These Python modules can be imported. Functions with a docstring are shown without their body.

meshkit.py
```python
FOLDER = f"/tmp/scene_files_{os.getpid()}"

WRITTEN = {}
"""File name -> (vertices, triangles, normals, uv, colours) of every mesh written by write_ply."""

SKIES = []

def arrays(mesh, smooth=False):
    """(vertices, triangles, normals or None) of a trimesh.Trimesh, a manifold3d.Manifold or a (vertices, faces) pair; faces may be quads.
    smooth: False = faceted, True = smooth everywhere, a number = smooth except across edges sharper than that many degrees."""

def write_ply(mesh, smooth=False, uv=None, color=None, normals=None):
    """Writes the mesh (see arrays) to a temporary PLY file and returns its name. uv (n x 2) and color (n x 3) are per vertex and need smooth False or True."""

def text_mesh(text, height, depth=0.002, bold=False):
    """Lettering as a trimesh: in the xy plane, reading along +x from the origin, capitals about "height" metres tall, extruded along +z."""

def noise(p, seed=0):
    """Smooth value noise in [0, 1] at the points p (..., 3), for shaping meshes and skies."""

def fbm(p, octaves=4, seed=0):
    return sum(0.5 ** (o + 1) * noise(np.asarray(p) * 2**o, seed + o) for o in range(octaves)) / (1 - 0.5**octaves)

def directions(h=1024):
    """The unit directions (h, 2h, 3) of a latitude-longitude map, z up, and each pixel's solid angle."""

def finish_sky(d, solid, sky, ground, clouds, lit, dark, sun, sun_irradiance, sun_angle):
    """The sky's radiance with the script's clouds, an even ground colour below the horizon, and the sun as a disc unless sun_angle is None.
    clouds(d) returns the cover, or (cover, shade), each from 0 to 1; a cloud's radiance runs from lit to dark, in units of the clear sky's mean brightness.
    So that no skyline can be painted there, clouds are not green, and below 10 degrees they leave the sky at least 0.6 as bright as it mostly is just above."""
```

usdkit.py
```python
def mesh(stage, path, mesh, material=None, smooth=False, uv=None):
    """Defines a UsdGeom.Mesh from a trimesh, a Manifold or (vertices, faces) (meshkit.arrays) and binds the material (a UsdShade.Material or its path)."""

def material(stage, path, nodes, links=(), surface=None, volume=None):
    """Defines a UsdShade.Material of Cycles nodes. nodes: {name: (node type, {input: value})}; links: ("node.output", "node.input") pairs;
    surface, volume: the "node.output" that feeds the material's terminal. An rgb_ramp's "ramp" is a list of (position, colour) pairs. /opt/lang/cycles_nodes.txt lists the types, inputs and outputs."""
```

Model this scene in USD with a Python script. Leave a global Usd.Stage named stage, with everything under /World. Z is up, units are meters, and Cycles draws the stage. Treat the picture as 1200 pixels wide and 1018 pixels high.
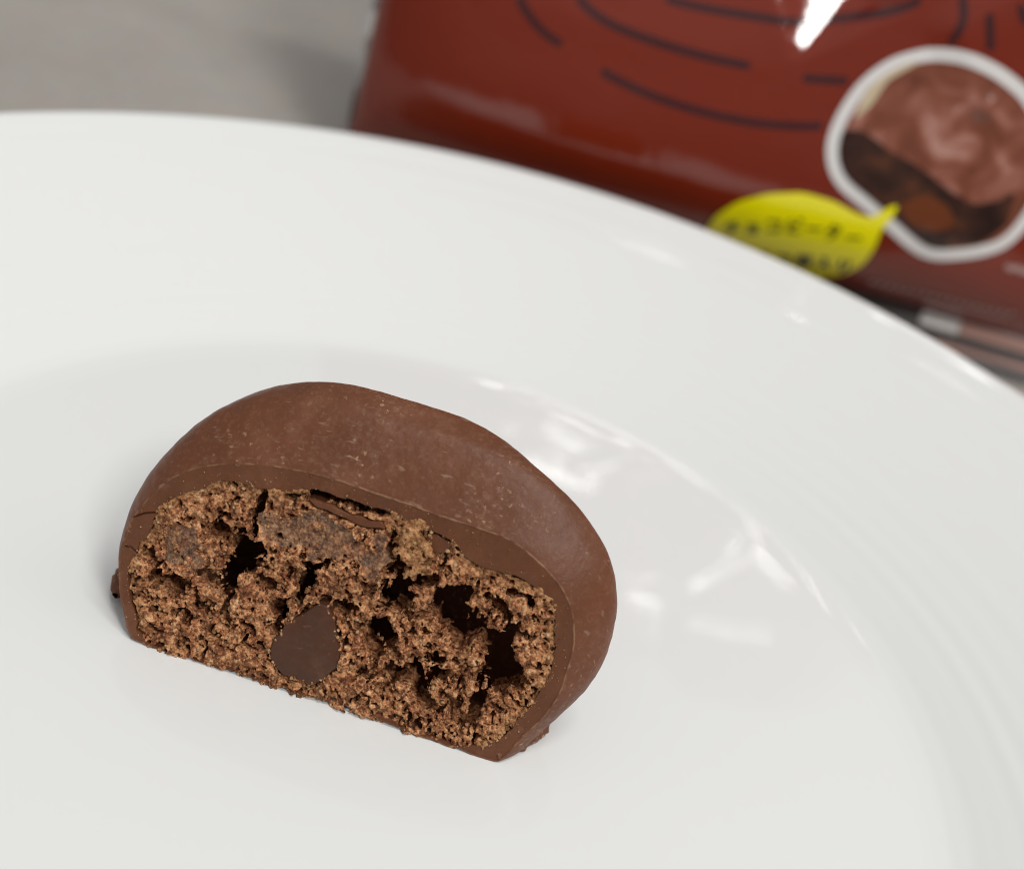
import math, random
import numpy as np, trimesh, shapely, usdkit
from scipy.interpolate import CubicSpline, PchipInterpolator, RegularGridInterpolator
from scipy.ndimage import gaussian_filter, distance_transform_edt, map_coordinates
from shapely.geometry import Polygon, LineString, Point
from shapely.ops import unary_union
from pxr import Usd, UsdGeom, UsdLux, UsdShade, Gf, Sdf, Vt
from meshkit import fbm, noise

random.seed(7)
RNG = np.random.default_rng(7)
stage = Usd.Stage.CreateInMemory()
UsdGeom.SetStageUpAxis(stage, UsdGeom.Tokens.z)
UsdGeom.SetStageMetersPerUnit(stage, 1.0)
UsdGeom.Xform.Define(stage, '/World')
UsdGeom.Scope.Define(stage, '/World/Looks')

# ------------------------------------------------------------------ camera
# lengths below are millimetres with the origin in the middle of the plate's well, on its glaze; MM turns them into metres
MM = 0.001
CX, CY = -8.33, 106.83
PITCH, ROLL, CAM_H = math.radians(33.94), math.radians(16.03), 111.64
EXPOSURE = 0.0
R0, U0 = np.array([1., 0, 0]), np.array([0, math.sin(PITCH), math.cos(PITCH)])
FWD = np.array([0, math.cos(PITCH), -math.sin(PITCH)])
cR = math.cos(ROLL) * R0 + math.sin(ROLL) * U0
cU = -math.sin(ROLL) * R0 + math.cos(ROLL) * U0
EYE = np.array([-CX, -CY, CAM_H])
cam = UsdGeom.Camera.Define(stage, '/World/camera')
cam.CreateFocalLengthAttr(30.0)
cam.CreateHorizontalApertureAttr(60 * math.tan(math.radians(22.5)))
cam.CreateVerticalApertureAttr(60 * math.tan(math.radians(22.5)) * 868 / 1024)
cam.CreateClippingRangeAttr(Gf.Vec2f(0.005, 50))
cam.CreateFStopAttr(9.0)
cam.CreateFocusDistanceAttr(0.144)
cam.CreateExposureAttr(EXPOSURE)
M = np.eye(4)
M[0, :3], M[1, :3], M[2, :3], M[3, :3] = cR, cU, -FWD, EYE * MM
cam.AddTransformOp().Set(Gf.Matrix4d(*M.ravel().tolist()))

# ------------------------------------------------------------------ light: a bright kitchen, soft light from all round plus ceiling lamps
dome = UsdLux.DomeLight.Define(stage, '/World/room_light')
sky = usdkit.material(stage, '/World/Looks/room_light', {
    'tc': ('geometry', {}),
    'sep': ('separate_xyz', {}),
    'ramp': ('rgb_ramp', {'ramp': [(0, (.20, .19, .18)), (.46, (.25, .245, .24)), (.54, (.32, .32, .315)), (.70, (.82, .83, .825)), (1, (.95, .96, .955))]}),
    'mr': ('map_range', {'from_min': -1, 'from_max': 1, 'to_min': 1, 'to_max': 0}),
    'bg': ('background_shader', {'strength': 0.36})},
    [('tc.incoming', 'sep.vector'), ('sep.z', 'mr.value'), ('mr.result', 'ramp.fac'), ('ramp.color', 'bg.color')], surface='bg.background')
UsdShade.MaterialBindingAPI.Apply(dome.GetPrim()).Bind(sky)


def rect_light(name, pos, target, w, h, intensity, color):
    L = UsdLux.RectLight.Define(stage, '/World/' + name)
    L.CreateWidthAttr(w); L.CreateHeightAttr(h); L.CreateIntensityAttr(intensity); L.CreateColorAttr(Gf.Vec3f(*color))
    p, t = np.array(pos, float), np.array(target, float)
    z = (p - t) / np.linalg.norm(p - t)
    x = np.cross([0, 1, 0.01], z); x /= np.linalg.norm(x)
    y = np.cross(z, x)
    m = np.eye(4); m[0, :3], m[1, :3], m[2, :3], m[3, :3] = x, y, z, p
    L.AddTransformOp().Set(Gf.Matrix4d(*m.ravel().tolist()))
    return L


rect_light('ceiling_lamp', (0.34, -0.21, 1.60), (0, 0, 0), 0.72, 0.12, 40.0, (1, .985, .955))
rect_light('ceiling_lamp_front', (0.90, -1.15, 1.65), (0, 0, 0), 0.46, 0.24, 52.0, (1, .985, .95))
rect_light('window_light', (1.4, 0.3, 1.3), (0, 0, 0), 1.3, 1.1, .7, (1, .94, .86))


# ------------------------------------------------------------------ helpers
names = {}


def path_for(name, parent=None):
    base = (str(parent.GetPath()) if parent else '/World') + '/' + name
    k = names.get(base, -1) + 1
    names[base] = k
    return base if k == 0 else f'{base}_{k:03d}'


def tag(prim, label=None, cat=None, group=None, kind=None):
    for k, v in (('label', label), ('category', cat), ('group', group), ('kind', kind)):
        if v:
            prim.SetCustomDataByKey(k, v)
    return prim


def thing(name, label, cat, group=None):
    return tag(UsdGeom.Xform.Define(stage, path_for(name)).GetPrim(), label, cat, group)


def obj(name, mesh, mat, parent=None, smooth=True, label=None, primvars=None, kind=None):
    if isinstance(mesh, trimesh.Trimesh):
        mesh = (mesh.vertices, mesh.faces)
    m = usdkit.mesh(stage, path_for(name, parent), (np.asarray(mesh[0]) * MM, mesh[1]), mat, smooth=smooth)
    for k, v in (primvars or {}).items():
        UsdGeom.PrimvarsAPI(m).CreatePrimvar(k, Sdf.ValueTypeNames.FloatArray, 'vertex').Set(Vt.FloatArray.FromNumpy(np.asarray(v, np.float32)))
    return tag(m.GetPrim(), label, kind=kind)


def mat(name, nodes, links=(), surface='p.BSDF'):
    return usdkit.material(stage, '/World/Looks/' + name, nodes, links, surface)


def grid_faces(n, m, wrap=False):
    """quads of an n x m vertex grid, wrapped round in the second direction on demand"""
    j = np.arange(m if wrap else m - 1)
    i = np.arange(n - 1)
    I, J = np.meshgrid(i, j, indexing='ij')
    K = (J + 1) % m
    return np.stack([I * m + J, I * m + K, (I + 1) * m + K, (I + 1) * m + J], -1).reshape(-1, 4)


def lathe(prof, n=360):
    prof = np.asarray(prof, float)
    a = np.linspace(0, 2 * np.pi, n, endpoint=False)
    v = np.stack([np.outer(prof[:, 0], np.cos(a)), np.outer(prof[:, 0], np.sin(a)), np.repeat(prof[:, 1:2], n, 1)], -1).reshape(-1, 3)
    return v, grid_faces(len(prof), n, True)[:, ::-1]


def surface_nets(F, origin, h):
    """closed surface of F > 0 on a grid"""
    S = F > 0
    n0, n1, n2 = F.shape
    c = np.zeros((n0 - 1, n1 - 1, n2 - 1), np.uint8)
    for a in (0, 1):
        for b in (0, 1):
            for d in (0, 1):
                c += S[a:n0 - 1 + a, b:n1 - 1 + b, d:n2 - 1 + d]
    idx = np.argwhere((c > 0) & (c < 8))
    num = -np.ones(c.shape, np.int64)
    num[tuple(idx.T)] = np.arange(len(idx))
    acc, cnt = np.zeros((len(idx), 3)), np.zeros(len(idx))
    corners = [(a, b, d) for a in (0, 1) for b in (0, 1) for d in (0, 1)]
    val = {k: F[idx[:, 0] + k[0], idx[:, 1] + k[1], idx[:, 2] + k[2]].astype(float) for k in corners}
    for k in corners:
        for ax in range(3):
            if k[ax] == 0:
                q = list(k); q[ax] = 1; q = tuple(q)
                x, y = val[k], val[q]
                on = (x > 0) != (y > 0)
                t = np.where(on, x / np.where(on, x - y, 1), 0)
                p = np.tile(np.array(k, float), (len(idx), 1)); p[:, ax] += t
                acc += p * on[:, None]; cnt += on
    V = (idx + acc / cnt[:, None]) * h + origin
    Q = []
    for ax in range(3):
        o1, o2 = (ax + 1) % 3, (ax + 2) % 3
        sl = [slice(None)] * 3; sl2 = [slice(None)] * 3
        sl[ax], sl2[ax] = slice(0, -1), slice(1, None)
        A, B = S[tuple(sl)], S[tuple(sl2)]
        e = np.argwhere(A != B)
        ok = (e[:, o1] > 0) & (e[:, o2] > 0) & (e[:, o1] < F.shape[o1] - 1) & (e[:, o2] < F.shape[o2] - 1)
        e = e[ok]
        flip = A[tuple(e.T)]

        def cell(a, b):
            q = e.copy(); q[:, o1] -= a; q[:, o2] -= b
            return num[tuple(q.T)]
        quad = np.stack([cell(1, 1), cell(0, 1), cell(0, 0), cell(1, 0)], 1)
        quad[~flip] = quad[~flip][:, ::-1]
        Q.append(quad)
    return V, np.vstack(Q)


# ------------------------------------------------------------------ the worktop
TABLE_Z = -6.0
counter = mat('grey_laminate', {
    'g': ('geometry', {}),
    'n1': ('noise_texture', {'scale': 26, 'detail': 3, 'roughness': .5}),
    'n2': ('noise_texture', {'scale': 260, 'detail': 3}),
    'r1': ('rgb_ramp', {'ramp': [(.3, (.335, .302, .276)), (.5, (.365, .332, .304)), (.7, (.395, .358, .325))]}),
    'mx': ('mix_color', {'blend_type': 'overlay', 'fac': .12}),
    'p': ('principled_bsdf', {'roughness': .5})},
    [('g.position', 'n1.vector'), ('g.position', 'n2.vector'), ('n1.fac', 'r1.fac'), ('r1.color', 'mx.a'), ('n2.color', 'mx.b'), ('mx.result', 'p.base_color')])
top = trimesh.creation.box([1500, 900, 30]); top.apply_translation([150, 240, TABLE_Z - 15])
worktop = obj('worktop', top, counter, smooth=False)
tag(worktop, 'mottled grey beige worktop under the plate and the packet', 'worktop', kind='structure')

# ------------------------------------------------------------------ the plate
porcelain = mat('white_porcelain', {
    'g': ('geometry', {}),
    'n': ('noise_texture', {'scale': 55, 'detail': 2}),
    'b': ('bump', {'strength': .03, 'distance': .0006}),
    'p': ('principled_bsdf', {'base_color': (.765, .775, .772), 'roughness': .03, 'ior': 1.68})},
    [('g.position', 'n.vector'), ('n.fac', 'b.height'), ('b.normal', 'p.normal')])
kr = [0, 60, 69, 72.6, 75, 77, 79.5, 84, 95, 110, 117.5]
kz = [0, 0, .04, .25, .80, 1.60, 2.66, 4.6, 9.36, 15.85, 19.06]
rr = np.r_[np.linspace(0.01, 58, 40), np.linspace(58.4, 117.5, 330)]
zz = PchipInterpolator(kr, kz)(rr)
rings = np.interp(rr, [0, 75, 82, 118], [0, 0, 1, 1])
zz += rings * ((.014 + .012 * np.sin(rr * .17)) * np.sin(rr * 2 * np.pi / 3.1 + 1.3 * np.sin(rr * .31)) + .016 * np.sin(rr * 2 * np.pi / 5.3 + 2 * np.sin(rr * .23)))
PX, PY, PS = 2.6, -7.4, 128.4 / 119.84
lip = [(117.5 + 2.3 * math.sin(t), 19.1 - 1.45 + 1.45 * math.cos(t) + .9 * math.sin(t) * .6) for t in np.linspace(.15, math.pi * .98, 22)]
under = [(114, 15.2), (100, 9.8), (84, 3.2), (74, -1.8), (68, -3.6), (62, -4.2), (60, -6), (57, -6), (55.5, -4), (40, -3.7), (0.01, -3.6)]
pv, pf = lathe(np.vstack([np.stack([rr, zz], 1), lip, under]), 400)
# the wide rim runs a little further out than the well
pr_ = np.hypot(pv[:, 0], pv[:, 1])
grow = np.clip((pr_ - 74) / 44, 0, 1.2)
pv[:, :2] = pv[:, :2] * (1 + grow * (PS - 1))[:, None] + np.array([PX, PY]) * grow[:, None]
plate = obj('plate', (pv, pf), porcelain, smooth=50)
tag(plate, 'large round white glazed porcelain plate with a wide sloping rim, under the cut cake', 'plate')

# ------------------------------------------------------------------ the cake: frame of its cut face
K0 = np.array([-37.006 - CX, 101.429 - CY, 0.0])
ANG, PHI = -0.05353, math.radians(18)
eU = np.array([math.cos(ANG), math.sin(ANG), 0])
eN = np.array([-math.sin(ANG), math.cos(ANG), 0])
eW = np.array([0, 0, 1]) * math.cos(PHI) + eN * math.sin(PHI)     # up the slanted cut face
eD = eN * math.cos(PHI) - np.array([0, 0, 1]) * math.sin(PHI)     # into the cake


def face_pt(u, w, d):
    u, w, d = np.broadcast_arrays(u, w, d)
    return K0 + u[..., None] * eU + w[..., None] * eW + d[..., None] * eD


OUT = [[-0.0, 0.25], [-1.17, 3.04], [-2.33, 6.04], [-3.19, 10.22], [-3.05, 13.59], [-1.96, 16.91], [-0.1, 20.34], [3.3, 23.61], [8.91, 25.91], [14.71, 27.12], [19.68, 27.43], [25.73, 27.37], [31.79, 27.22], [36.51, 27.15], [39.24, 27.03], [42.07, 26.2], [45.27, 24.54], [47.99, 22.16], [49.54, 19.44], [50.28, 16.07], [50.42, 11.98], [49.85, 8.83], [47.87, 4.07], [45.73, 0.1],
       [43, 0], [38, .1], [33, .45], [28, .75], [26, 1.0], [22, .45], [17, .25], [12, .35], [8, .3], [5.6, -.02], [3.5, .05]]
INN = [[0.84, 2.14], [-0.68, 5.83], [-1.41, 8.27], [-1.21, 10.35], [-0.39, 13.95], [0.62, 17.03], [2.42, 19.69], [4.46, 21.23], [6.85, 22.9], [9.23, 23.27], [11.21, 23.4], [14.47, 24.2], [17.02, 25.0], [21.85, 25.15], [25.3, 25.35], [29.89, 24.9], [33.27, 24.44], [35.3, 22.9], [38.13, 22.6], [40.46, 22.86], [43.96, 22.25], [46.48, 20.54], [47.66, 17.34], [48.21, 13.88], [47.69, 9.86], [46.81, 6.91], [44.9, 3.1],
       [42, 1.5], [39.5, .9], [37, 1.0], [34.5, .7], [32, 1.1], [30, .95], [28.5, 1.25], [26, 1.3], [22, .65], [17, .5], [12, .6], [7, .6], [3, 1.0]]
CHIP = [[20.2, 11.9], [20.9, 12.4], [22.2, 12.4], [23.43, 10.84], [24.77, 7.26], [25.16, 5.34], [23.32, 2.61], [22.43, 1.94], [18.88, 2.15], [17.05, 3.57], [16.56, 6.03], [18.2, 9.21]]
SLIVER = [[16.11, 24.2], [17.59, 24.25], [21.95, 23.98], [25.34, 24.15], [25.92, 23.3], [23.42, 22.77], [19.77, 23.12], [17.28, 23.34]]
PATCH_A = [[1.21, 12.85], [1.85, 16.14], [4.95, 17.2], [6.36, 14.63], [5.37, 12.08], [2.39, 11.27]]
PATCH_B = [[11.28, 21.51], [17.85, 22.68], [26.24, 21.7], [27.38, 18.2], [22.34, 17.1], [16.48, 17.9], [12.42, 17.59]]
CHIP2 = [[31.27, 8.34], [31.47, 9.88], [33.59, 9.74], [34.85, 8.16], [33.74, 7.3], [31.93, 7.44]]
CHIP3 = [[30.02, 24.18], [31.52, 24.9], [33.43, 24.4], [33.54, 23.15], [31.94, 22.38]]
CHIP4 = [[22.84, 13.53], [23.59, 14.24], [24.6, 13.93], [24.25, 12.91], [23.24, 12.78]]
FLAKE = [[26.12, 24.44], [29.52, 24.54], [32.31, 23.58], [32.54, 20.21], [30.1, 18.71], [27.81, 20.41]]
CRACKS = [[[-2.72, 11.5], [-2.11, 11.6], [-1.3, 11.2]], [[-2.66, 15.25], [-1.31, 16.26], [0.62, 17.03], [3, 19.2], [5.2, 20.9]]]
VOIDS = [([[1.38, 9.13], [3.31, 9.47], [4.95, 9.71]], 0.51), ([[3.45, 8.85], [4.02, 7.7]], 0.34), ([[7.11, 16.85], [8.88, 16.37], [10.48, 15.72]], 0.51), ([[10.61, 16.09], [11.97, 16.45]], 0.96), ([[6.35, 11.43], [7.91, 11.52]], 0.51), ([[8.09, 10.25], [9.67, 10.24], [9.82, 12.3], [9.97, 13.46]], 0.85), ([[11.23, 13.89], [12.53, 14.12]], 0.90), ([[10.29, 7.99], [10.83, 7.05]], 0.45), ([[11.33, 23.2], [11.07, 21.12], [10.92, 18.7]], 0.36), ([[18.04, 14.5], [19.43, 14.76]], 0.68), ([[18.21, 16.32], [19.24, 16.35]], 0.40), ([[18.75, 11.65], [18.71, 12.63]], 0.62), ([[15.34, 9.77], [16.75, 9.6]], 0.62), ([[16.13, 7.8], [16.67, 7.31]], 0.34), ([[25.22, 15.91], [25.85, 16.24]], 0.57), ([[28.36, 15.69], [29.12, 17.06], [29.37, 15.38]], 1.13), ([[27.14, 13.71], [30.02, 14.51]], 0.34), ([[24.19, 12.34], [24.4, 12.3]], 0.45), ([[27.23, 10.62], [28.29, 8.97]], 0.62), ([[27.09, 21.56], [27.53, 19.55], [28.88, 18.72], [31.12, 18.74], [32.55, 19.45]], 0.45), ([[17.07, 25.05], [19.81, 25.02], [21.85, 25.0], [24.91, 25.25]], 0.42), ([[13.93, 23.9], [16.19, 24.35]], 0.20), ([[34.2, 18.62], [35.59, 19.1], [36.74, 18.64]], 0.62), ([[34.98, 16.92], [36.34, 14.64], [37.56, 13.96]], 1.24), ([[35.17, 15.89], [34.3, 16.46]], 0.90), ([[39.39, 14.73], [41.93, 14.75]], 0.96), ([[42.62, 12.42], [44.27, 11.33], [43.12, 10.01]], 1.24), ([[41.98, 11.07], [40.88, 9.54]], 0.45), ([[34.63, 6.71], [32.12, 6.71]], 0.85), ([[34.99, 6.15], [35.54, 5.66]], 0.57), ([[43.46, 16.84], [43.7, 16.7]], 0.51), ([[41.75, 7.24], [41.61, 5.58]], 0.45), ([[40.87, 4.15], [39.52, 4.12]], 0.45), ([[34.83, 9.74], [35.09, 10.28]], 0.40), ([[36.36, 8.7], [36.72, 8.15]], 0.45), ([[35.2, 4.62], [36.27, 4.55]], 0.51), ([[39.27, 18.65], [41.34, 18.51]], 0.45), ([[40.64, 3.14], [42.24, 3.38]], 0.34), ([[41.79, 20.41], [43.43, 20.33]], 0.34), ([[28.37, 11.81], [29.72, 10.61], [30.42, 9.17]], 0.45), ([[33.12, 15.16], [31.39, 14.0]], 0.34), ([[13.11, 12.56], [15.28, 12.21]], 0.28), ([[6.29, 7.94], [7.56, 7.03]], 0.28), ([[2.2, 4.8], [3.35, 4.41]], 0.23), ([[5.73, 5.7], [6.51, 5.53]], 0.28), ([[8.71, 4.26], [9.42, 3.94]], 0.28), ([[13.0, 6.35], [13.86, 5.86]], 0.23), ([[13.13, 3.54], [14.21, 3.47]], 0.17), ([[29.68, 4.91], [30.8, 4.63]], 0.28), ([[27.49, 5.27], [28.42, 4.91]], 0.28), ([[33.68, 1.74], [34.62, 1.39]], 0.28), ([[37.71, 6.11], [38.57, 5.27]], 0.34), ([[25.05, 10.63], [25.67, 9.84]], 0.34)]

NT = 1100
PC = np.array([24.5, 11.5])


def closed(pts, n=2400):
    p = np.array(pts + pts[:1], float)
    s = np.r_[0, np.cumsum(np.hypot(*np.diff(p, axis=0).T))]
    x = PchipInterpolator(s, p[:, 0]), PchipInterpolator(s, p[:, 1])
    t = np.linspace(0, s[-1], n, endpoint=False)
    q = np.stack([x[0](t), x[1](t)], 1)
    return gaussian_filter(q, (n / s[-1] * .35, 0), mode='wrap')


def polar(q):
    a = np.arctan2(*(q - PC).T[::-1])
    r = np.hypot(*(q - PC).T)
    o = np.argsort(a); a, r = a[o], r[o]
    th = np.linspace(-np.pi, np.pi, NT, endpoint=False)
    return np.interp(th, np.r_[a - 2 * np.pi, a, a + 2 * np.pi], np.r_[r, r, r])


TH = np.linspace(-np.pi, np.pi, NT, endpoint=False)
DIR = np.stack([np.cos(TH), np.sin(TH)], 1)
r_out = polar(closed(OUT))
loop = np.stack([np.cos(TH) * 9, np.sin(TH) * 9, np.zeros(NT)], 1)
q_out0 = PC + DIR * r_out[:, None]
lowo = np.clip((1.6 - q_out0[:, 1]) / 1.2, 0, 1)
r_out = r_out + .22 * (fbm(np.c_[q_out0 * .6, np.zeros(NT)], 4, 3) - .5) - lowo * (1.5 * np.clip(fbm(np.c_[q_out0 * .7, np.ones(NT)], 5, 33) - .42, 0, 1) - .05)
q_out = PC + DIR * r_out[:, None]
r_in = polar(closed(INN))
q_in0 = PC + DIR * r_in[:, None]
low = np.clip((2.2 - q_in0[:, 1]) / 1.5, 0, 1)
r_in = r_in + low * .35 / np.maximum(-DIR[:, 1], .35) * (DIR[:, 1] < 0)
r_in = r_in + (fbm(np.c_[q_in0 * .28, np.ones(NT)], 2, 19) - .5) * .5 + .75 * (fbm(np.c_[q_in0 * .8, np.ones(NT)], 5, 9) - .5)
r_in = np.minimum(r_in + .32, r_out - .3 + .2 * low)
q_in = PC + DIR * r_in[:, None]


def inside_field(poly_pts, U, W, step=.06, pad=3.0):
    """signed distance (positive inside) of a polygon in the cut face, sampled at (U, W)"""
    poly = poly_pts if not isinstance(poly_pts, (list, np.ndarray)) else Polygon(poly_pts).buffer(0)
    x0, y0, x1, y1 = poly.bounds
    gx, gy = np.arange(x0 - pad, x1 + pad, step), np.arange(y0 - pad, y1 + pad, step)
    m = shapely.contains_xy(poly, *np.meshgrid(gx, gy, indexing='ij'))
    s = (distance_transform_edt(m) - distance_transform_edt(~m)) * step
    return map_coordinates(s, [(U - gx[0]) / step, (W - gy[0]) / step], order=1, mode='nearest')


def chocolate(name, base, rough, dust, spot):
    return mat(name, {
        'g': ('geometry', {}),
        'n1': ('noise_texture', {'scale': 160, 'detail': 5, 'roughness': .6}),
        'r1': ('rgb_ramp', {'ramp': [(.3, tuple(c * .82 for c in base)), (.55, base), (.75, tuple(c * 1.22 + .012 for c in base))]}),
        # pale specks of bloom and crumb dust
        'v': ('voronoi_texture', {'scale': 1150, 'randomness': 1}),
        'warp': ('noise_texture', {'scale': 2600, 'detail': 2}),
        'wv': ('vector_math', {'math_type': 'multiply_add', 'vector2': (.0011, .0011, .0011)}),
        'vs': ('map_range', {'from_min': .17, 'from_max': .25, 'to_min': 1, 'to_max': 0, 'clamp': True}),
        'sep': ('separate_color', {}),
        'pick': ('math', {'math_type': 'greater_than', 'value2': 1 - spot}),
        'nm': ('noise_texture', {'scale': 75, 'detail': 3}),
        'nmr': ('map_range', {'from_min': .44, 'from_max': .62, 'to_min': .30, 'to_max': 1, 'clamp': True}),
        'nmr2': ('map_range', {'from_min': .46, 'from_max': .64, 'to_min': .06, 'to_max': .9, 'clamp': True}),
        'k1': ('math', {'math_type': 'multiply'}), 'k2': ('math', {'math_type': 'multiply'}),
        # fine film of dust
        'nd': ('noise_texture', {'scale': 1500, 'detail': 5, 'roughness': .7}),
        'ndr': ('map_range', {'from_min': .5, 'from_max': .8, 'to_min': 0, 'to_max': dust, 'clamp': True}),
        'ndm': ('math', {'math_type': 'multiply'}),
        # thin scratches
        'mp': ('mapping', {'scale': (420, 2300, 900), 'rotation': (.2, .5, .4)}),
        'ns': ('noise_texture', {'scale': 1, 'detail': 2, 'distortion': .6}),
        'nsr': ('map_range', {'from_min': .665, 'from_max': .74, 'to_min': 0, 'to_max': dust * .8, 'clamp': True}),
        'd1': ('mix_color', {'b': (.40, .27, .19)}), 'd2': ('mix_color', {'b': (.46, .30, .17)}), 'd3': ('mix_color', {'b': (.36, .25, .19)}),
        'we': ('attribute', {'attribute': 'worn'}), 'd4': ('mix_color', {'b': (.30, .16, .085)}),
        'nb': ('noise_texture', {'scale': 700, 'detail': 5, 'roughness': .65}),
        'bp': ('bump', {'strength': .35, 'distance': .00025}),
        'rr': ('map_range', {'from_min': .3, 'from_max': .7, 'to_min': rough - .08, 'to_max': rough + .1}),
        'p': ('principled_bsdf', {'ior': 1.45, 'specular_ior_level': .28})},
        [('g.position', 'n1.vector'), ('g.position', 'nm.vector'), ('g.position', 'nd.vector'), ('g.position', 'mp.vector'), ('g.position', 'nb.vector'), ('g.position', 'warp.vector'),
         ('warp.color', 'wv.vector1'), ('g.position', 'wv.vector3'), ('wv.vector', 'v.vector'), ('mp.vector', 'ns.vector'),
         ('n1.fac', 'r1.fac'), ('v.distance', 'vs.value'), ('v.color', 'sep.color'), ('sep.r', 'pick.value1'), ('nm.fac', 'nmr.value'),
         ('vs.result', 'k1.value1'), ('pick.value', 'k1.value2'), ('k1.value', 'k2.value1'), ('nm.fac', 'nmr2.value'), ('nmr2.result', 'k2.value2'),
         ('nd.fac', 'ndr.value'), ('ndr.result', 'ndm.value1'), ('nmr.result', 'ndm.value2'), ('ns.fac', 'nsr.value'),
         ('r1.color', 'd1.a'), ('ndm.value', 'd1.fac'), ('d1.result', 'd3.a'), ('nsr.result', 'd3.fac'), ('d3.result', 'd2.a'), ('k2.value', 'd2.fac'), ('d2.result', 'd4.a'), ('we.fac', 'd4.fac'), ('d4.result', 'p.base_color'),
         ('nb.fac', 'bp.height'), ('bp.normal', 'p.normal'), ('nm.fac', 'rr.value'), ('rr.result', 'p.roughness')])


choc_outer = chocolate('milk_chocolate_skin', (.140, .049, .0235), .43, .46, .55)
choc_cut = chocolate('milk_chocolate_cut', (.130, .046, .020), .42, .10, .12)
choc_chip = chocolate('dark_chocolate', (.078, .031, .017), .30, .16, .06)

cake = thing('half_cake', 'half a chocolate coated cake, cut open to its brown crumb, on the white plate', 'cake')

# coating: loft of the outline back to the round end
TQ = [21.984, 1.05, 1.053, 1.098, 1.152, 1.205, 1.164, 1.163, 1.012, 0.847, 0.689, 1.135, 1.246, 1.364, 1.6, 1.8]
kn = np.array([0, .2, .4, .6, .8, 1])
t = np.sin(np.linspace(0, np.pi / 2, 150)) ** 1.0
t = np.r_[0, np.geomspace(.0015, .03, 6)[:-1], t[t > .03]][:, None]
sp = lambda c: CubicSpline(kn, np.r_[1, c])(t)
g24 = np.maximum(1 - t ** 2.573, 0) ** (1 / 2.573)
q_sm = PC + DIR * gaussian_filter(r_out, NT * 18 / 360, mode='wrap')[:, None]
q_sm[:, 1] = np.where(q_out[:, 1] < 6, q_sm[:, 1] + (q_out[:, 1] - q_sm[:, 1]) * np.clip((6 - q_out[:, 1]) / 5, 0, 1), q_sm[:, 1])
bl = np.clip(t / .6, 0, 1)
qb = q_out[None] * (1 - bl[..., None]) + q_sm[None] * bl[..., None]
zo = qb[..., 1] * math.cos(PHI)
du = qb[..., 0] - 25
u = 25 + du * np.where(du < 0, sp(TQ[1:6]), sp(TQ[6:11])) * g24
z = zo * sp(TQ[11:16]) * g24
v = t * TQ[0] + z * math.tan(PHI) * (1 - t)
P = K0 + u[..., None] * eU + v[..., None] * eN + z[..., None] * np.array([0, 0, 1.])
cen = P.mean((0, 1)) + [0, 0, -3]
nd = (P - cen) / np.linalg.norm(P - cen, axis=-1, keepdims=True)
from scipy.spatial import ConvexHull
hull = ConvexHull(P[::5, ::11].reshape(-1, 3))
cc = P.reshape(-1, 3).mean(0)
rv = P - cc; rl = np.linalg.norm(rv, axis=-1); rd = rv / rl[..., None]
eq = hull.equations.astype(np.float32)
rh = []
for part in np.array_split(rd.reshape(-1, 3).astype(np.float32), 160):
    den = part @ eq[:, :3].T
    rh.append(np.where(den > 1e-6, -(eq[:, :3] @ cc.astype(np.float32) + eq[:, 3]) / np.maximum(den, 1e-6), 1e9).min(1))
rh = np.concatenate(rh).reshape(rl.shape)
rh = gaussian_filter(np.maximum(rh, rl) - rl, (5, 14), mode=('nearest', 'wrap')) + rl
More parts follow.
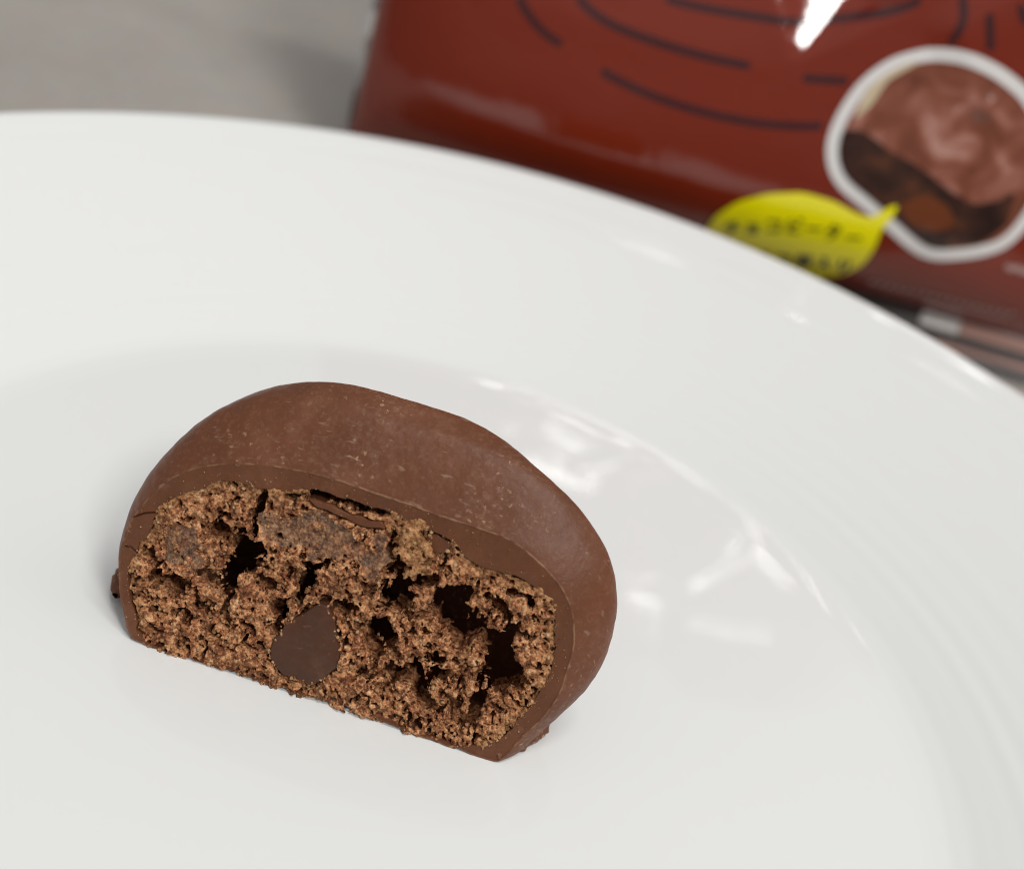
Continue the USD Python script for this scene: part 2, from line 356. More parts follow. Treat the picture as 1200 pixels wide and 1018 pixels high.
rh = gaussian_filter(rh, (4, 12), mode=('nearest', 'wrap'))
k_ = np.clip(t / .12, 0, 1) * np.clip((P[..., 2] - .6) / 3, 0, 1)
P = cc + rd * (rl + (rh - rl) * k_)[..., None]
amp = np.clip(t / .12, 0, 1)[..., None]
P = P + nd * amp * ((fbm(P * .16, 4, 21) - .5) * .45 + (fbm(P * .8, 3, 5) - .5) * .12)[..., None]
P[..., 2] = np.maximum(P[..., 2], .04)
coat = obj('coating', (P.reshape(-1, 3), grid_faces(len(t), NT, True)), choc_outer, cake, smooth=60)

# cut edge of the coating, with the inside wall behind it
NR = 44
s = np.linspace(0, 1, NR)[:, None]
q = q_out[None] * (1 - s[..., None]) + q_in[None] * s[..., None]
thick = np.linalg.norm(q_out - q_in, axis=1)[None]
e = s * thick
crk = unary_union([LineString(c) for c in CRACKS])
wob = (fbm(np.c_[q.reshape(-1, 2), np.full(q.size // 2, 4.)] * .55, 3, 31) - .5) * .30 + (fbm(np.c_[q.reshape(-1, 2), np.full(q.size // 2, 4.)] * 2.6, 3, 32) - .5) * .10
wob = wob.reshape(NR, NT)
dc = shapely.distance(shapely.points(q.reshape(-1, 2)), crk).reshape(NR, NT)
d = wob * np.clip(e / .25, 0, 1) - .10 * np.exp(-((e - .16) / .10) ** 2) * (.3 + 1.2 * fbm(np.c_[q.reshape(-1, 2) * .5, np.ones(q.size // 2)], 3, 62).reshape(NR, NT)) + .5 * np.clip(1 - dc / .10, 0, 1) - .09 * np.exp(-((dc - .16) / .07) ** 2)
d[0] = 0
worn = np.exp(-(e / .17) ** 2) * np.clip(2.6 * fbm(np.c_[q.reshape(-1, 2) * 1.3, np.zeros(q.size // 2)], 5, 61).reshape(NR, NT) - .92, 0, .7)
Pr = face_pt(q[..., 0], q[..., 1], d)
wall = face_pt(np.repeat(q_in[None, :, 0], 6, 0), np.repeat(q_in[None, :, 1], 6, 0), d[-1:] + np.array([.15, .5, 1.5, 3, 5, 7.5])[:, None])
obj('coating_edge', (np.vstack([Pr, wall]).reshape(-1, 3), grid_faces(NR + 6, NT, True)[:, ::-1]), choc_cut, cake, smooth=True, primvars={'worn': np.r_[worn.ravel(), np.zeros(6 * NT)]}, label='smooth cut edge of the chocolate coating')

# foot of set chocolate round the base, behind the cut
FOOT = np.array([(-3.7, 4.8), (-3.4, 7.4), (-.2, 11.2), (5.5, 17), (14, 21), (25, 22.2), (35, 20.3), (42, 17), (47, 14), (49.6, 10.8), (49.6, 7.6), (47.9, 4.0), (45.5, .4)])
fs_ = np.r_[0, np.cumsum(np.hypot(*np.diff(FOOT, axis=0).T))]
fp = PchipInterpolator(fs_, FOOT)(np.linspace(0, fs_[-1], 300))
pth = K0 + np.outer(fp[:, 0], eU) + np.outer(fp[:, 1], eN)
sl = np.r_[0, np.cumsum(np.linalg.norm(np.diff(pth, axis=0), axis=1))]
ss = np.linspace(0, sl[-1], 520)
pth = np.stack([np.interp(ss, sl, pth[:, k]) for k in range(3)], 1)
tan = np.gradient(pth, axis=0); tan /= np.linalg.norm(tan, axis=1, keepdims=True)
outw = np.cross(tan, [0, 0, 1.]); outw *= np.sign((outw * (pth - K0 - 25 * eU - 9 * eN)).sum(1, keepdims=True))
fb = fbm(np.c_[ss * .35, ss * 0, ss * 0], 4, 12)[:, None]
lump = np.exp(-((ss - 2.2) / 2.4) ** 2)[:, None]
end_ = np.clip((sl[-1] - ss) / 7, 0, 1)[:, None]
rad = (.92 + 1.1 * (fb - .45) + lump * .55) * (.45 + .55 * end_)
rad *= np.clip(ss / 1.2, .1, 1)[:, None] ** .5
push = .2 + lump * .4 + 0 * end_
ph = np.linspace(0, 2 * np.pi, 36, endpoint=False)[None]
foot = pth[:, None] + outw[:, None] * (rad * np.cos(ph) + push)[..., None] + np.array([0, 0, 1.]) * np.maximum(rad * 1.15 * np.sin(ph) + .75 + lump * 1.3, .02)[..., None]
foot += outw[:, None] * ((fbm(foot * 1.1, 4, 44) - .5) * .8 + (fbm(foot * 4, 2, 46) - .5) * .25)[..., None]
foot[..., 2] = np.maximum(foot[..., 2] + (fbm(foot * 1.4, 3, 45) - .5) * .5 * np.sin(ph).clip(0), .02)
ns = len(ss)
ff = np.vstack([np.vstack([q_[[0, 1, 2]], q_[[0, 2, 3]]]) for q_ in grid_faces(ns, 36, True)] + [np.array([[(ns - 1) * 36, (ns - 1) * 36 + k, (ns - 1) * 36 + k + 1] for k in range(1, 35)])])
obj('coating_foot', (foot.reshape(-1, 3), ff), choc_outer, cake, smooth=50, label='ragged foot of set chocolate round the base')

# crumb: a porous solid on a fine grid in the frame of the cut face
HG = .10
gu, gw, gd = np.arange(-3.2, 49.6, HG), np.arange(-.2, 26.4, HG), np.arange(-1.6, 7.2, HG)
shp = (len(gu), len(gw), len(gd))


def field(sig, seed, shape=shp):
    x = np.random.default_rng(seed).standard_normal(shape).astype(np.float32)
    x = gaussian_filter(x, sig / HG, mode='wrap', truncate=3)
    return x / x.std()


Ug, Wg = np.meshgrid(gu, gw, indexing='ij')
s2 = shp[:2]
wu, ww = field(.6, 1, s2) * .34 + field(.22, 2, s2) * .14, field(.6, 3, s2) * .34 + field(.22, 4, s2) * .14
Uw, Ww = Ug + wu, Wg + ww
patch = np.maximum.reduce([np.clip(inside_field(p, Ug + wu * 2, Wg + ww * 2) / .5 + .5, 0, 1) for p in (PATCH_A, PATCH_B)] + [.45 * np.clip(1 - inside_field(Polygon(q_in), Uw, Ww) / 2.4, 0, 1) * (Wg > 14)])
flake = np.clip(inside_field(FLAKE, Uw, Ww) / .5, 0, 1)
sliver = np.clip(inside_field(Polygon(SLIVER).buffer(.05), Ug, Wg) / .15 + .5, 0, 1)
chipm = np.maximum.reduce([np.clip(inside_field(Polygon(c).buffer(-.12), Uw, Ww) / .3 + .5, 0, 1) for c in (CHIP, CHIP3)])
rough = 1 - .62 * patch
front = (.22 * field(1.3, 11, s2) + .17 * field(.5, 12, s2)) * rough + .10 + .12 * patch - .7 * flake + .9 * sliver + 1.6 * chipm
vd = np.full(s2, 9.0, np.float32)
pts2 = shapely.points(np.c_[Uw.ravel(), Ww.ravel()])
for line, r in VOIDS:
    vd = np.minimum(vd, shapely.distance(pts2, LineString(line)).reshape(s2) - r * 1.34 - .10)
front = front + .3 * np.exp(-np.maximum(vd, 0) / .3) * (1 - .5 * patch)
edge = inside_field(Polygon(q_in), Uw * .5 + Ug * .5, Ww * .5 + Wg * .5)
crumbly = np.clip(1 - patch, 0, 1) * np.clip(.35 + .3 * field(2.2, 13, s2) + .25 * (Wg < 9) + .35 * (Ug > 27), 0, 1.2)
n_fine, n_mid = field(.115, 21), field(.25, 22)
pore = n_fine * .55 + n_mid * .85
D3 = gd[None, None, :].astype(np.float32)
thr = (1.30 - .80 * crumbly + 1.0 * patch)[..., None] - .15 * D3.clip(0, 1.6) + np.maximum(D3 - 2.4, 0) * .8
F = D3 - front[..., None].astype(np.float32) - (.09 * n_fine + .07 * n_mid) * rough[..., None].astype(np.float32)
F = np.minimum(F, vd[..., None].astype(np.float32) - .15 * D3.clip(0, 5) + .20 * n_mid + .10 * n_fine)
F = np.minimum(F, (edge + .22 + .25 * (Wg < 2.2))[..., None].astype(np.float32) + .12 * n_mid)
F = np.minimum(F, (thr - pore).astype(np.float32) * .22)
pit = field(.17, 41, s2) * .75 + field(.36, 42, s2) * .7
F = np.minimum(F, ((1.12 + 1.4 * patch + .4 * flake - .35 * crumbly - pit) * .30)[..., None].astype(np.float32) + .05 * n_fine + .35 * np.maximum(D3 - 2.4, 0))
F = np.minimum(F, (6.9 - D3))
F[0], F[-1], F[:, 0], F[:, -1], F[:, :, 0], F[:, :, -1] = -1, -1, -1, -1, -1, -1
V, Q = surface_nets(F, np.array([gu[0], gw[0], gd[0]]), HG)
pcol = np.maximum(*[np.clip(inside_field(p, Ug + wu * 2, Wg + ww * 2) / .5 + .5, 0, 1) for p in (PATCH_A, PATCH_B)])
comp = RegularGridInterpolator((gu, gw), pcol, bounds_error=False, fill_value=0)(V[:, :2])
tan_edge = RegularGridInterpolator((gu, gw), np.clip(1 - edge / 1.3, 0, 1) * (Wg > 1.5) + flake * .8, bounds_error=False, fill_value=0)(V[:, :2])
del n_fine, n_mid, pore, thr


def crumb_mat(name, stops):
    return mat(name, {
        'g': ('geometry', {}),
        'a': ('attribute', {'attribute': 'compact'}), 'b': ('attribute', {'attribute': 'toasted'}),
        'n0': ('noise_texture', {'scale': 1300, 'detail': 3, 'roughness': .6}),
        'v1': ('voronoi_texture', {'scale': 5600, 'randomness': 1}), 'vc': ('separate_color', {}),
        'vm': ('math', {'math_type': 'multiply_add', 'value2': .20, 'value3': -.10}), 'n1': ('math', {'math_type': 'add'}),
        'n2': ('noise_texture', {'scale': 420, 'detail': 3}),
        'ad': ('math', {'math_type': 'multiply_add', 'value2': .45, 'value3': -.22}),
        'sm': ('math', {'math_type': 'add'}),
        'r1': ('rgb_ramp', {'ramp': stops}),
        'n3': ('noise_texture', {'scale': 2600, 'detail': 4, 'roughness': .75}),
        'r2': ('rgb_ramp', {'ramp': [(.34, (.040, .022, .016)), (.5, (.100, .062, .044)), (.62, (.22, .145, .095)), (.75, (.36, .25, .16))]}),
        'm1': ('mix_color', {}),
        'r3': ('rgb_ramp', {'ramp': [(.3, (.20, .085, .030)), (.5, (.34, .17, .070)), (.7, (.50, .28, .13))]}),
        'bk': ('math', {'math_type': 'multiply', 'value2': .8}), 'm2': ('mix_color', {}),
        'bp': ('bump', {'strength': .55, 'distance': .00013, 'invert': True}),
        'p': ('principled_bsdf', {'roughness': .85, 'specular_ior_level': .25})},
        [('g.position', f'{k}.vector') for k in ('n0', 'v1', 'n2', 'n3')] + [('v1.color', 'vc.color'), ('vc.r', 'vm.value1'), ('vm.value', 'n1.value1'), ('n0.fac', 'n1.value2')] +
        [('n2.fac', 'ad.value1'), ('ad.value', 'sm.value1'), ('n1.value', 'sm.value2'), ('sm.value', 'r1.fac'), ('n3.fac', 'r2.fac'), ('n1.value', 'r3.fac'),
         ('r1.color', 'm1.a'), ('r2.color', 'm1.b'), ('a.fac', 'm1.fac'), ('m1.result', 'm2.a'), ('r3.color', 'm2.b'), ('b.fac', 'bk.value1'), ('bk.value', 'm2.fac'), ('m2.result', 'p.base_color'),
         ('v1.distance', 'bp.height'), ('bp.normal', 'p.normal')])


crumb_look = crumb_mat('cake_crumb', [(.28, (.08, .025, .011)), (.40, (.20, .068, .028)), (.52, (.40, .168, .073)), (.66, (.62, .315, .150)), (.80, (.72, .45, .26))])
obj('crumb', (face_pt(*V.T), Q[:, ::-1]), crumb_look, cake, smooth=True, primvars={'compact': np.clip(comp * 1.0 - 1.0 * fbm(np.c_[V[:, :2] * .9, V[:, 2]], 4, 77), 0, 1) * 1.3, 'toasted': tan_edge}, label='porous brown crumb with dark holes')


def chunk(name, poly, mate, d0, depth, bulge, label=None, seed=1):
    """a solid lump of chocolate with the given outline in the cut face"""
    x0, y0, x1, y1 = Polygon(poly).bounds
    h = .1
    a, b, c = np.arange(x0 - .6, x1 + .6, h), np.arange(y0 - .6, y1 + .6, h), np.arange(d0 - 1.0, d0 + depth + .5, h)
    A, B = np.meshgrid(a, b, indexing='ij')
    n = lambda sg, sd: (lambda x: x / x.std())(gaussian_filter(np.random.default_rng(sd).standard_normal(A.shape), sg / h))
    ins = inside_field(Polygon(poly).buffer(-.16).buffer(.06), A + .10 * n(.5, seed), B + .08 * n(.5, seed + 1), step=.05)
    fr = d0 - bulge * np.clip(ins / 2, 0, 1) ** .5 + .05 * n(.6, seed + 2) + .012 * n(.2, seed + 3)
    Fc = np.minimum(ins[..., None], np.minimum(c[None, None] - fr[..., None], d0 + depth - c[None, None]))
    # round the front corner
    e1, e2 = ins[..., None], c[None, None] - fr[..., None]
    rr_ = .18
    k = np.minimum(e1, e2) > 0
    Fc = np.where((e1 < rr_) & (e2 < rr_), np.minimum(Fc, rr_ - np.hypot(np.maximum(rr_ - e1, 0), np.maximum(rr_ - e2, 0))), Fc)
    v, qd = surface_nets(Fc, np.array([a[0], b[0], c[0]]), h)
    return obj(name, (face_pt(*v.T), qd[:, ::-1]), mate, cake, smooth=True, label=label)


chunk('chocolate_chip', CHIP, choc_chip, -.05, 3.5, .35, 'large dark smooth chocolate chip cut through in the middle', 5)
chunk('chocolate_chip', CHIP3, choc_cut, .25, 2.0, .2, 'brown chip close under the coating', 11)
chunk('coating_splinter', SLIVER, choc_cut, .05, 3.0, .15, 'thin splinter of coating below the slit', 19)

# grains of crumb lying on the cut face
f3 = np.vstack([Q[:, [0, 1, 2]], Q[:, [0, 2, 3]]])
nrm = np.cross(V[f3[:, 1]] - V[f3[:, 0]], V[f3[:, 2]] - V[f3[:, 0]])
mid = V[f3].mean(1)
nz = nrm[:, 2] / (np.linalg.norm(nrm, axis=1) + 1e-12)
cand = np.nonzero((np.abs(nz) > .35) & (mid[:, 2] < 1.3))[0]
pm = RegularGridInterpolator((gu, gw), patch, bounds_error=False, fill_value=0)(mid[cand][:, :2])
cand = cand[RNG.random(len(cand)) > pm * .75]
sel = RNG.choice(cand, 4500, replace=False)
gp = mid[sel] + np.c_[np.zeros((4500, 2)), np.full(4500, .02)]
# a dusting on the cut edge of the coating as well
rimk = RNG.choice(NT, 500)
rs = 1 - RNG.random(500) ** 2.2 * .9
rp = q_out[rimk] * (1 - rs[:, None]) + q_in[rimk] * rs[:, None]
gp = np.vstack([gp, np.c_[rp, -.06 - .02 * RNG.random(500)]])
cb = [Polygon(c).buffer(-.1).exterior for c in (CHIP, CHIP, CHIP, CHIP3)]
cp = np.array([[(p_ := c.interpolate(RNG.random() * c.length)).x, p_.y] for c in cb for _ in range(36)]) + RNG.normal(0, .22, (144, 2))
gp = np.vstack([gp, np.c_[cp, np.repeat([-.12, -.12, -.12, .15], 36) + .15 * RNG.random(144)]])
gsize = np.r_[.10 + .17 * RNG.random(4500) ** 1.8, .03 + .07 * RNG.random(500) ** 2, .06 + .22 * RNG.random(144) ** 2]
protos = []
grain_cols = [[(.3, (.10, .04, .016)), (.6, (.20, .09, .04)), (.8, (.30, .15, .07))], [(.3, (.26, .13, .055)), (.6, (.40, .22, .10)), (.8, (.52, .32, .17))], [(.3, (.38, .22, .11)), (.6, (.52, .34, .19)), (.8, (.62, .44, .28))]]
gi = UsdGeom.PointInstancer.Define(stage, path_for('crumb_grain', cake))
tag(gi.GetPrim(), 'loose grains on the cut face', kind='stuff')
for k in range(6):
    ico = trimesh.creation.icosphere(2)
    vv = ico.vertices * (1 + 1.1 * (fbm(ico.vertices * 1.7 + k * 7, 3, k) - .5))[:, None] * [1, .85, .75]
    m_ = crumb_mat(f'grain_{"abcdef"[k]}', grain_cols[k % 3]) if k < 3 else protos[k - 3][1]
    pr = usdkit.mesh(stage, f'{gi.GetPath()}/grain_{k:03d}' if k else f'{gi.GetPath()}/grain', (vv * MM, ico.faces), m_, smooth=True)
    protos.append((pr.GetPath(), m_))
gi.CreatePrototypesRel().SetTargets([p for p, _ in protos])
gi.CreateProtoIndicesAttr(Vt.IntArray.FromNumpy(RNG.choice(6, len(gp), p=[.25, .2, .06, .25, .2, .04]).astype(np.int32)))
gi.CreatePositionsAttr(Vt.Vec3fArray.FromNumpy((face_pt(*gp.T) * MM).astype(np.float32)))
gi.CreateScalesAttr(Vt.Vec3fArray.FromNumpy(np.repeat(gsize[:, None], 3, 1).astype(np.float32)))
qs = RNG.standard_normal((len(gp), 4)); qs /= np.linalg.norm(qs, axis=1, keepdims=True)
gi.CreateOrientationsAttr(Vt.QuathArray([Gf.Quath(*map(float, x)) for x in qs]))

# ------------------------------------------------------------------ loose crumbs on the plate
def loose(p, r, label, m_, seed):
    ico = trimesh.creation.icosphere(2)
    vv = ico.vertices * (1 + .9 * (fbm(ico.vertices * 1.6 + seed, 3, seed) - .5))[:, None] * [1, .8, .6] * r
    vv += np.array([p[0], p[1], r * .42])
    tag(obj('crumb_speck', (vv, ico.faces), m_), label, 'crumb')


loose((-40.7, -29.6), .22, 'tiny reddish crumb lying alone on the plate, nearest the camera', UsdShade.Material.Get(stage, '/World/Looks/grain_a'), 3)
loose((-47.3, -12.5), .17, 'tiny grey speck lying on the plate to the left of the cake', choc_outer, 5)

# ------------------------------------------------------------------ the packet, leaning back behind the plate
BETA = math.radians(14)
AL, AW = -51.84, 165.0
AC = AL + AW / 2
PB = np.array([-CX, 249. - CY, TABLE_Z])
PB[0] = -CX
nB = np.array([0, -math.cos(BETA), math.sin(BETA)])
uB = np.array([0, math.sin(BETA), math.cos(BETA)])


def crease(a, b, p0, p1, wid, amp):
    p0, p1 = np.array(p0, float), np.array(p1, float)
    L = np.linalg.norm(p1 - p0); tx = (p1 - p0) / L
    x, y = (a - p0[0]) * tx[0] + (b - p0[1]) * tx[1], -(a - p0[0]) * tx[1] + (b - p0[1]) * tx[0]
    return amp * np.exp(-(y / np.where(y > 0, wid, 2.8 * wid)) ** 2) * np.clip(x / 6 + .5, 0, 1) * np.clip((L - x) / 6 + .5, 0, 1)


CREASES = [((58, 63), (81, 85), 4.0, 1.0), ((42, 111), (55, 92), 4.0, .95), ((55, 92), (62, 76), 4.0, .95), ((48, 109), (85, 104.5), 4.0, .9)]
BUMPS = [(-4, 57, 4, 3, .3), (8, 63, 4.5, 3, .3), (-14, 55, 3.5, 3, .25), (18, 64, 4, 3.5, .3), (2, 69, 5, 3, .3), (70.6, 53.2, 2.4, 2.4, .95)]


def film_h(a, b):
    a, b = np.asarray(a, float), np.asarray(b, float)
    x = np.clip(np.abs(2 * (a - AC) / AW), 0, 1)
    top = np.sqrt(1 - (1 - np.clip((150 - b) / 4, 0, 1)) ** 2)
    body = np.sqrt(np.maximum(1 - x ** 3.0, 0)) * (1 - np.exp(-np.maximum(b - 10.2, 0) / 5.5)) * top
    p = np.stack([a, b, a * 0], -1)
    w = (fbm(p / 45 + 3, 2, 71) - .5) * 1.6 + (fbm(p * [1 / 9, 1 / 26, 1] + 8, 3, 72) - .5) * .6 * np.exp(-np.maximum(b - 10, 0) / 12)
    h = 17 * body + .0015 * np.clip(b - 105, 0, 20) ** 2 + .06 * np.maximum(b - 125, 0) + w * np.clip(body * 1.5, 0, 1)
    for c in CREASES:
        h = h + crease(a, b, *c) * np.clip(body * 1.5, 0, 1)
    # one broad dent that tilts the film up towards the lamp
    dent = np.where(b < 66, np.clip(b - 52, 0, 14) * .297, 4.158)
    h = h - (dent + .17 * (a - 34) * (dent > 0) * np.clip((b - 52) / 3, 0, 1)) * np.exp(-np.abs((a - 34 - .25 * (b - 60)) / (1.2 + .62 * np.clip(b - 52, 0, 14))) ** 4)
    slack = np.where(b < 74, np.sqrt(np.clip(b - 48, 0, None) ** 2 + 4) - 2, 24.1) * .125
    h = h - slack * np.exp(-np.abs((a - 2 - .4 * (b - 60)) / 24) ** 3)
    for ca, cb, wa, wb, am in BUMPS:
        h = h + am * np.exp(-((a - ca) / wa) ** 2 - ((b - cb) / wb) ** 2)
    return h


def film_pt(a, b, off=0.0, side=1):
    a, b = np.asarray(a, float), np.asarray(b, float)
    h = film_h(a, b) if side > 0 else -.45 * film_h(a, b)
    P_ = PB + a[..., None] * R0 + b[..., None] * uB + h[..., None] * nB
    if off:
        e_ = .2
        ha, hb = (film_h(a + e_, b) - h) / e_, (film_h(a, b + e_) - h) / e_
        n_ = nB - np.clip(ha, -1.5, 1.5)[..., None] * R0 - np.clip(hb, -1.5, 1.5)[..., None] * uB
        P_ = P_ + off * n_ / np.linalg.norm(n_, axis=-1, keepdims=True)
    return P_


def film(name, base, rough=.10, metal=0.0, extra=None):
    return mat(name, {
        'g': ('geometry', {}), 'n': ('noise_texture', {'scale': 90, 'detail': 3}), 'b': ('bump', {'strength': .12, 'distance': .002}),
        'p': ('principled_bsdf', {'base_color': base, 'roughness': rough, 'metallic': metal, 'ior': 1.66})},
        [('g.position', 'n.vector'), ('n.fac', 'b.height'), ('b.normal', 'p.normal')])


brown_film = film('brown_film', (.185, .019, .006))
seal_film = film('seal_foil', (.060, .048, .046), .22)
silver_film = film('silver_film', (.62, .60, .58), .22, 1.0)
pink_film = film('pale_pink_print', (.48, .27, .22), .25)
white_print = film('white_print', (.78, .75, .74))
yellow_print = film('yellow_print', (.98, .88, .002))
dark_line = film('dark_brown_print', (.040, .010, .012))
black_print = film('black_print', (.03, .025, .01))
cream_print = film('cream_print', (.62, .50, .34))
caption_print = film('caption_print', (.42, .26, .24))
picture = mat('printed_cake', {
    'g': ('geometry', {}), 'n': ('noise_texture', {'scale': 130, 'detail': 4, 'distortion': .8}),
    'r': ('rgb_ramp', {'ramp': [(.3, (.13, .035, .016)), (.5, (.24, .075, .045)), (.62, (.36, .15, .11)), (.72, (.50, .28, .23))]}),
    'p': ('principled_bsdf', {'roughness': .16, 'ior': 1.6})}, [('g.position', 'n.vector'), ('n.fac', 'r.fac'), ('r.color', 'p.base_color')])
picture_dark = mat('printed_cake_inside', {
    'g': ('geometry', {}), 'n': ('noise_texture', {'scale': 190, 'detail': 4}),
    'r': ('rgb_ramp', {'ramp': [(.35, (.018, .006, .004)), (.55, (.045, .016, .010)), (.7, (.11, .035, .014))]}),
    'p': ('principled_bsdf', {'roughness': .16, 'ior': 1.6})}, [('g.position', 'n.vector'), ('n.fac', 'r.fac'), ('r.color', 'p.base_color')])
picture_orange = film('printed_cake_filling', (.15, .038, .010))

pack = thing('snack_packet', 'glossy red brown snack packet with round picture and yellow bubble, behind the plate', 'packet')
xa = AL + AW * (.5 - .5 * np.cos(np.linspace(0, np.pi, 260)))
xb = np.r_[np.linspace(10.2, 30, 60), np.r_[np.linspace(30.5, 138, 190), np.linspace(138.3, 150, 50)]]
A_, B_ = np.meshgrid(xa, xb, indexing='ij')
obj('front_film', (film_pt(A_, B_).reshape(-1, 3), grid_faces(260, 300)), brown_film, pack, smooth=True)
obj('back_film', (film_pt(A_, B_, 0, -1).reshape(-1, 3), grid_faces(260, 300)[:, ::-1]), brown_film, pack, smooth=True)


def seal(b0, b1, name, mate, a0=AL, a1=AL + AW, ribs=2.3, offs=0.0):
    aa, bb = np.meshgrid(np.linspace(a0, a1, 120), np.linspace(b0, b1, 60), indexing='ij')
    p = np.stack([aa, bb, aa * 0], -1)
    h = .6 * np.sin(bb * 2 * np.pi / ribs) + (fbm(p / 22, 2, 5) - .5) * 2.2 * np.clip((10.3 - bb) / 6, 0, 1) + offs
    F_ = PB + aa[..., None] * R0 + bb[..., None] * uB + h[..., None] * nB
    Bk = F_ - .25 * nB
    n_ = 120 * 60
    f = grid_faces(120, 60)
    return obj(name, (np.vstack([F_.reshape(-1, 3), Bk.reshape(-1, 3)]), np.vstack([f, f[:, ::-1] + n_])), mate, pack, smooth=True)


seal(0.05, 10.4, 'bottom_seal', seal_film)
seal(6.6, 9.9, 'seal_print', white_print, 78.5, 87.2, 2.3, .22)
seal(6.8, 9.9, 'seal_print', pink_film, 87.3, AL + AW - .5, 2.3, .22)
seal(3.4, 4.6, 'seal_print', pink_film, 83, AL + AW - .5, 2.3, .22)
sa, sb = np.meshgrid(np.linspace(AL - 1.0, AL + .4, 5), np.linspace(4, 156, 120), indexing='ij')
obj('side_seam', ((PB + sa[..., None] * R0 + sb[..., None] * uB + (np.sin(sb * .35) * .5)[..., None] * nB).reshape(-1, 3), grid_faces(5, 120)), silver_film, pack, smooth=True)
seal(150.2, 161, 'top_seal', brown_film)


def printed(name, poly, mate, off, label=None, parent=None, size=1.3):
    polys = [p for p in getattr(poly, 'geoms', [poly]) if p.area > .01]
    vs, fs, n = [], [], 0
    for p in polys:
        v, f = trimesh.creation.triangulate_polygon(p, engine='earcut')
        v, f = trimesh.remesh.subdivide_to_size(np.c_[v, np.zeros(len(v))], f, size, max_iter=12)
        vs.append(v); fs.append(f + n); n += len(v)
    v, f = np.vstack(vs), np.vstack(fs)
    return obj(name, (film_pt(v[:, 0], v[:, 1], off), f), mate, parent or pack, smooth=True, label=label)


def smooth_poly(p, r=1.2):
    ring_ = Polygon(p).exterior
    q_ = np.array([ring_.interpolate(x).coords[0] for x in np.linspace(0, ring_.length, 400, endpoint=False)])
    return Polygon(gaussian_filter(q_, (r * 1.3 * 400 / ring_.length, 0), mode='wrap')).buffer(0)


RING = [[44.6, 45.4], [46.3, 51.2], [50.3, 56.6], [56.5, 60.2], [62.9, 61.3], [70.2, 60.4], [77.5, 57.8], [83.3, 52.7], [86.9, 46.0], [88.0, 38.4], [86.4, 31.7], [84.9, 28.8], [79.9, 25.8], [72.1, 22.9], [68.0, 23.6], [61.1, 26.8], [54.5, 29.8], [49.3, 31.6], [46.0, 34.7], [44.1, 39.4]]
BUBBLE = [[26.7, 14.7], [27.6, 19.4], [31.0, 23.4], [36.1, 26.4], [42.5, 28.5], [48.8, 28.5], [54.6, 27.3], [57.6, 27.4], [59.0, 29.8], [61.5, 31.5], [61.2, 28.8], [59.9, 25.5], [60.3, 22.3], [59.8, 17.9], [57.3, 13.9], [52.7, 10.6], [45.7, 8.8], [38.2, 8.2], [31.7, 10.2]]
WEDGE = [[45.6, 42.0], [49.4, 43.0], [55.5, 40.8], [62.2, 39.3], [70.6, 36.3], [75.6, 35.1], [80.2, 37.2], [82.5, 40.1], [83.8, 33.3], [80.4, 28.5], [73.6, 25.3], [70.3, 24.7], [63.5, 27.6], [54.9, 31.0], [49.6, 33.1], [47.0, 35.8]]
WEDGE2 = [[61.1, 31.0], [65.8, 35.0], [70.8, 33.7], [73.9, 30.6], [70.6, 27.8], [65.1, 28.1]]
CREAM = [[47.1, 44.4], [47.5, 50.4], [51.4, 55.9], [55.7, 58.1], [50.8, 53.0], [49.4, 47.6]]
SWIRLS = [[[-21.9, 48.6], [-19.1, 46.1], [-15.3, 43.9], [-12.4, 43.0]],
          [[-10.5, 51.7], [-5.6, 49.5], [2.6, 48.3], [13.0, 48.0], [24.0, 48.6]],
          [[-2.2, 40.0], [7.3, 38.4], [18.0, 38.0], [28.3, 38.7], [41.2, 41.5]],
          [[6.1, 56.2], [15.3, 56.7], [25.1, 57.8], [33.1, 59.2], [39.0, 61.6], [46.3, 64.7], [51.0, 68.0]],
          [[35.8, 49.3], [43.0, 50.8]],
          [[58.9, 70.4], [60.1, 67.6], [59.7, 63.0]],
          [[64.7, 68.8], [67.0, 63.9]],
          [[69.7, 71.8], [71.4, 69.9]]]
ring = smooth_poly(RING, 1.7).buffer(.9)
pic = ring.buffer(-2.5)
printed('picture_border', ring, white_print, .12, 'thick white outline round the cake picture')
pp = printed('cake_picture', pic, picture, .22, 'round printed picture of a brown cake')
printed('cream_highlight', smooth_poly(CREAM, .6).intersection(pic.buffer(.3)), cream_print, .30, None, pp)
printed('cut_side', smooth_poly(WEDGE, .8).intersection(pic), picture_dark, .30, None, pp)
printed('filling', smooth_poly(WEDGE2, .8).intersection(pic), picture_orange, .38, None, pp)
for sw in SWIRLS:
    sp_ = np.array(sw)
    k_ = np.r_[0, np.cumsum(np.hypot(*np.diff(sp_, axis=0).T))]
    if len(sp_) > 2:
        sp_ = CubicSpline(k_, sp_)(np.linspace(0, k_[-1], 40))
    printed('swirl_line', LineString(sp_).buffer(.75), dark_line, .10)
bub = printed('speech_bubble', smooth_poly(BUBBLE, .7).intersection(shapely.box(0, 11.2, 99, 99)), yellow_print, .45, 'yellow oval speech bubble with dark lettering')

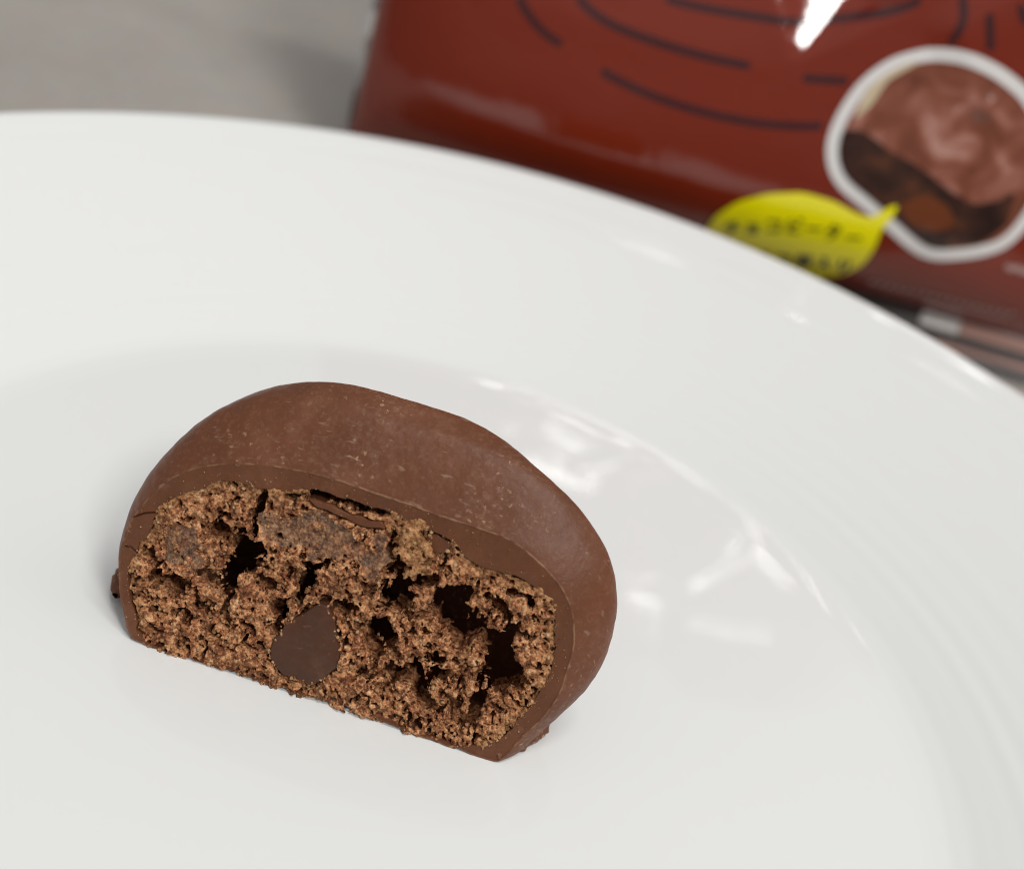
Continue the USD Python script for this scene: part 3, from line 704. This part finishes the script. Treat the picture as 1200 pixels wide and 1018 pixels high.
# lettering: strokes in a unit square per character
GLYPHS = {
    'chi': [[(.75, .95), (.2, .85)], [(.05, .58), (.95, .58)], [(.52, .88), (.52, .4), (.25, .05)]],
    'yo': [[(.2, .6), (.75, .6), (.75, .05), (.2, .05)], [(.25, .33), (.75, .33)]],
    'ko': [[(.12, .82), (.85, .82), (.85, .12), (.1, .12)]],
    'bi': [[(.2, .95), (.2, .12), (.85, .12)], [(.2, .5), (.75, .62)], [(.75, .98), (.8, .85)], [(.9, 1.0), (.95, .88)]],
    'bar': [[(.05, .5), (.95, .5)]],
    'ta': [[(.4, .98), (.1, .5)], [(.35, .82), (.85, .82), (.6, .3), (.2, .02)], [(.35, .55), (.65, .4)]],
    'iri': [[(.35, .95), (.55, .9), (.5, .5), (.05, .03)], [(.52, .65), (.95, .03)]],
    'ri': [[(.25, .95), (.25, .4)], [(.72, .97), (.72, .5), (.4, .02)]],
    'you': [[(.15, .95), (.15, .3), (.02, .02)], [(.15, .95), (.88, .95), (.88, .05), (.75, .05)], [(.15, .65), (.88, .65)], [(.15, .36), (.88, .36)], [(.5, .95), (.5, .02)]],
}


def lettering(word, p0, p1, size, sw, arch=0.0):
    p0, p1 = np.array(p0, float), np.array(p1, float)
    tx = (p1 - p0) / np.linalg.norm(p1 - p0); ty = np.array([-tx[1], tx[0]])
    for k, gname in enumerate(word):
        f_ = (k + .5) / len(word)
        c_ = p0 + (p1 - p0) * f_ + ty * arch * (1 - (2 * f_ - 1) ** 2)
        sh = unary_union([LineString([c_ + tx * (x - .5) * size + ty * (y - .5) * size for x, y in st]).buffer(sw) for st in GLYPHS[gname]])
        printed('letter', sh, black_print, .58, None, bub, .8)


lettering(['chi', 'yo', 'ko', 'bi', 'bar', 'ta', 'bar'], (30.0, 16.6), (57.5, 22.6), 3.0, .24, 2.0)
lettering(['chi', 'ko', 'you', 'iri', 'ri'], (38.5, 12.0), (58.5, 16.4), 3.2, .34, .4)
for k in range(4):   # faint pale caption by the picture
    printed('caption_mark', LineString([(87.5 + k * 2.0, 25.2 + .3 * (k % 2)), (88.6 + k * 2.0, 25.0)]).buffer(.6), caption_print, .2)
for k in range(17):   # row of small pale print along the bottom edge
    x_ = 63.5 + 1.85 * k
    y_ = 13.4 + .09 * k
    printed('caption_mark', unary_union([LineString([(x_, y_), (x_ + .5, y_ + 1.1)]), LineString([(x_ + .1, y_ + .9), (x_ + .95, y_ + .75)])]).buffer(.2), caption_print, .2, None, None, .8)
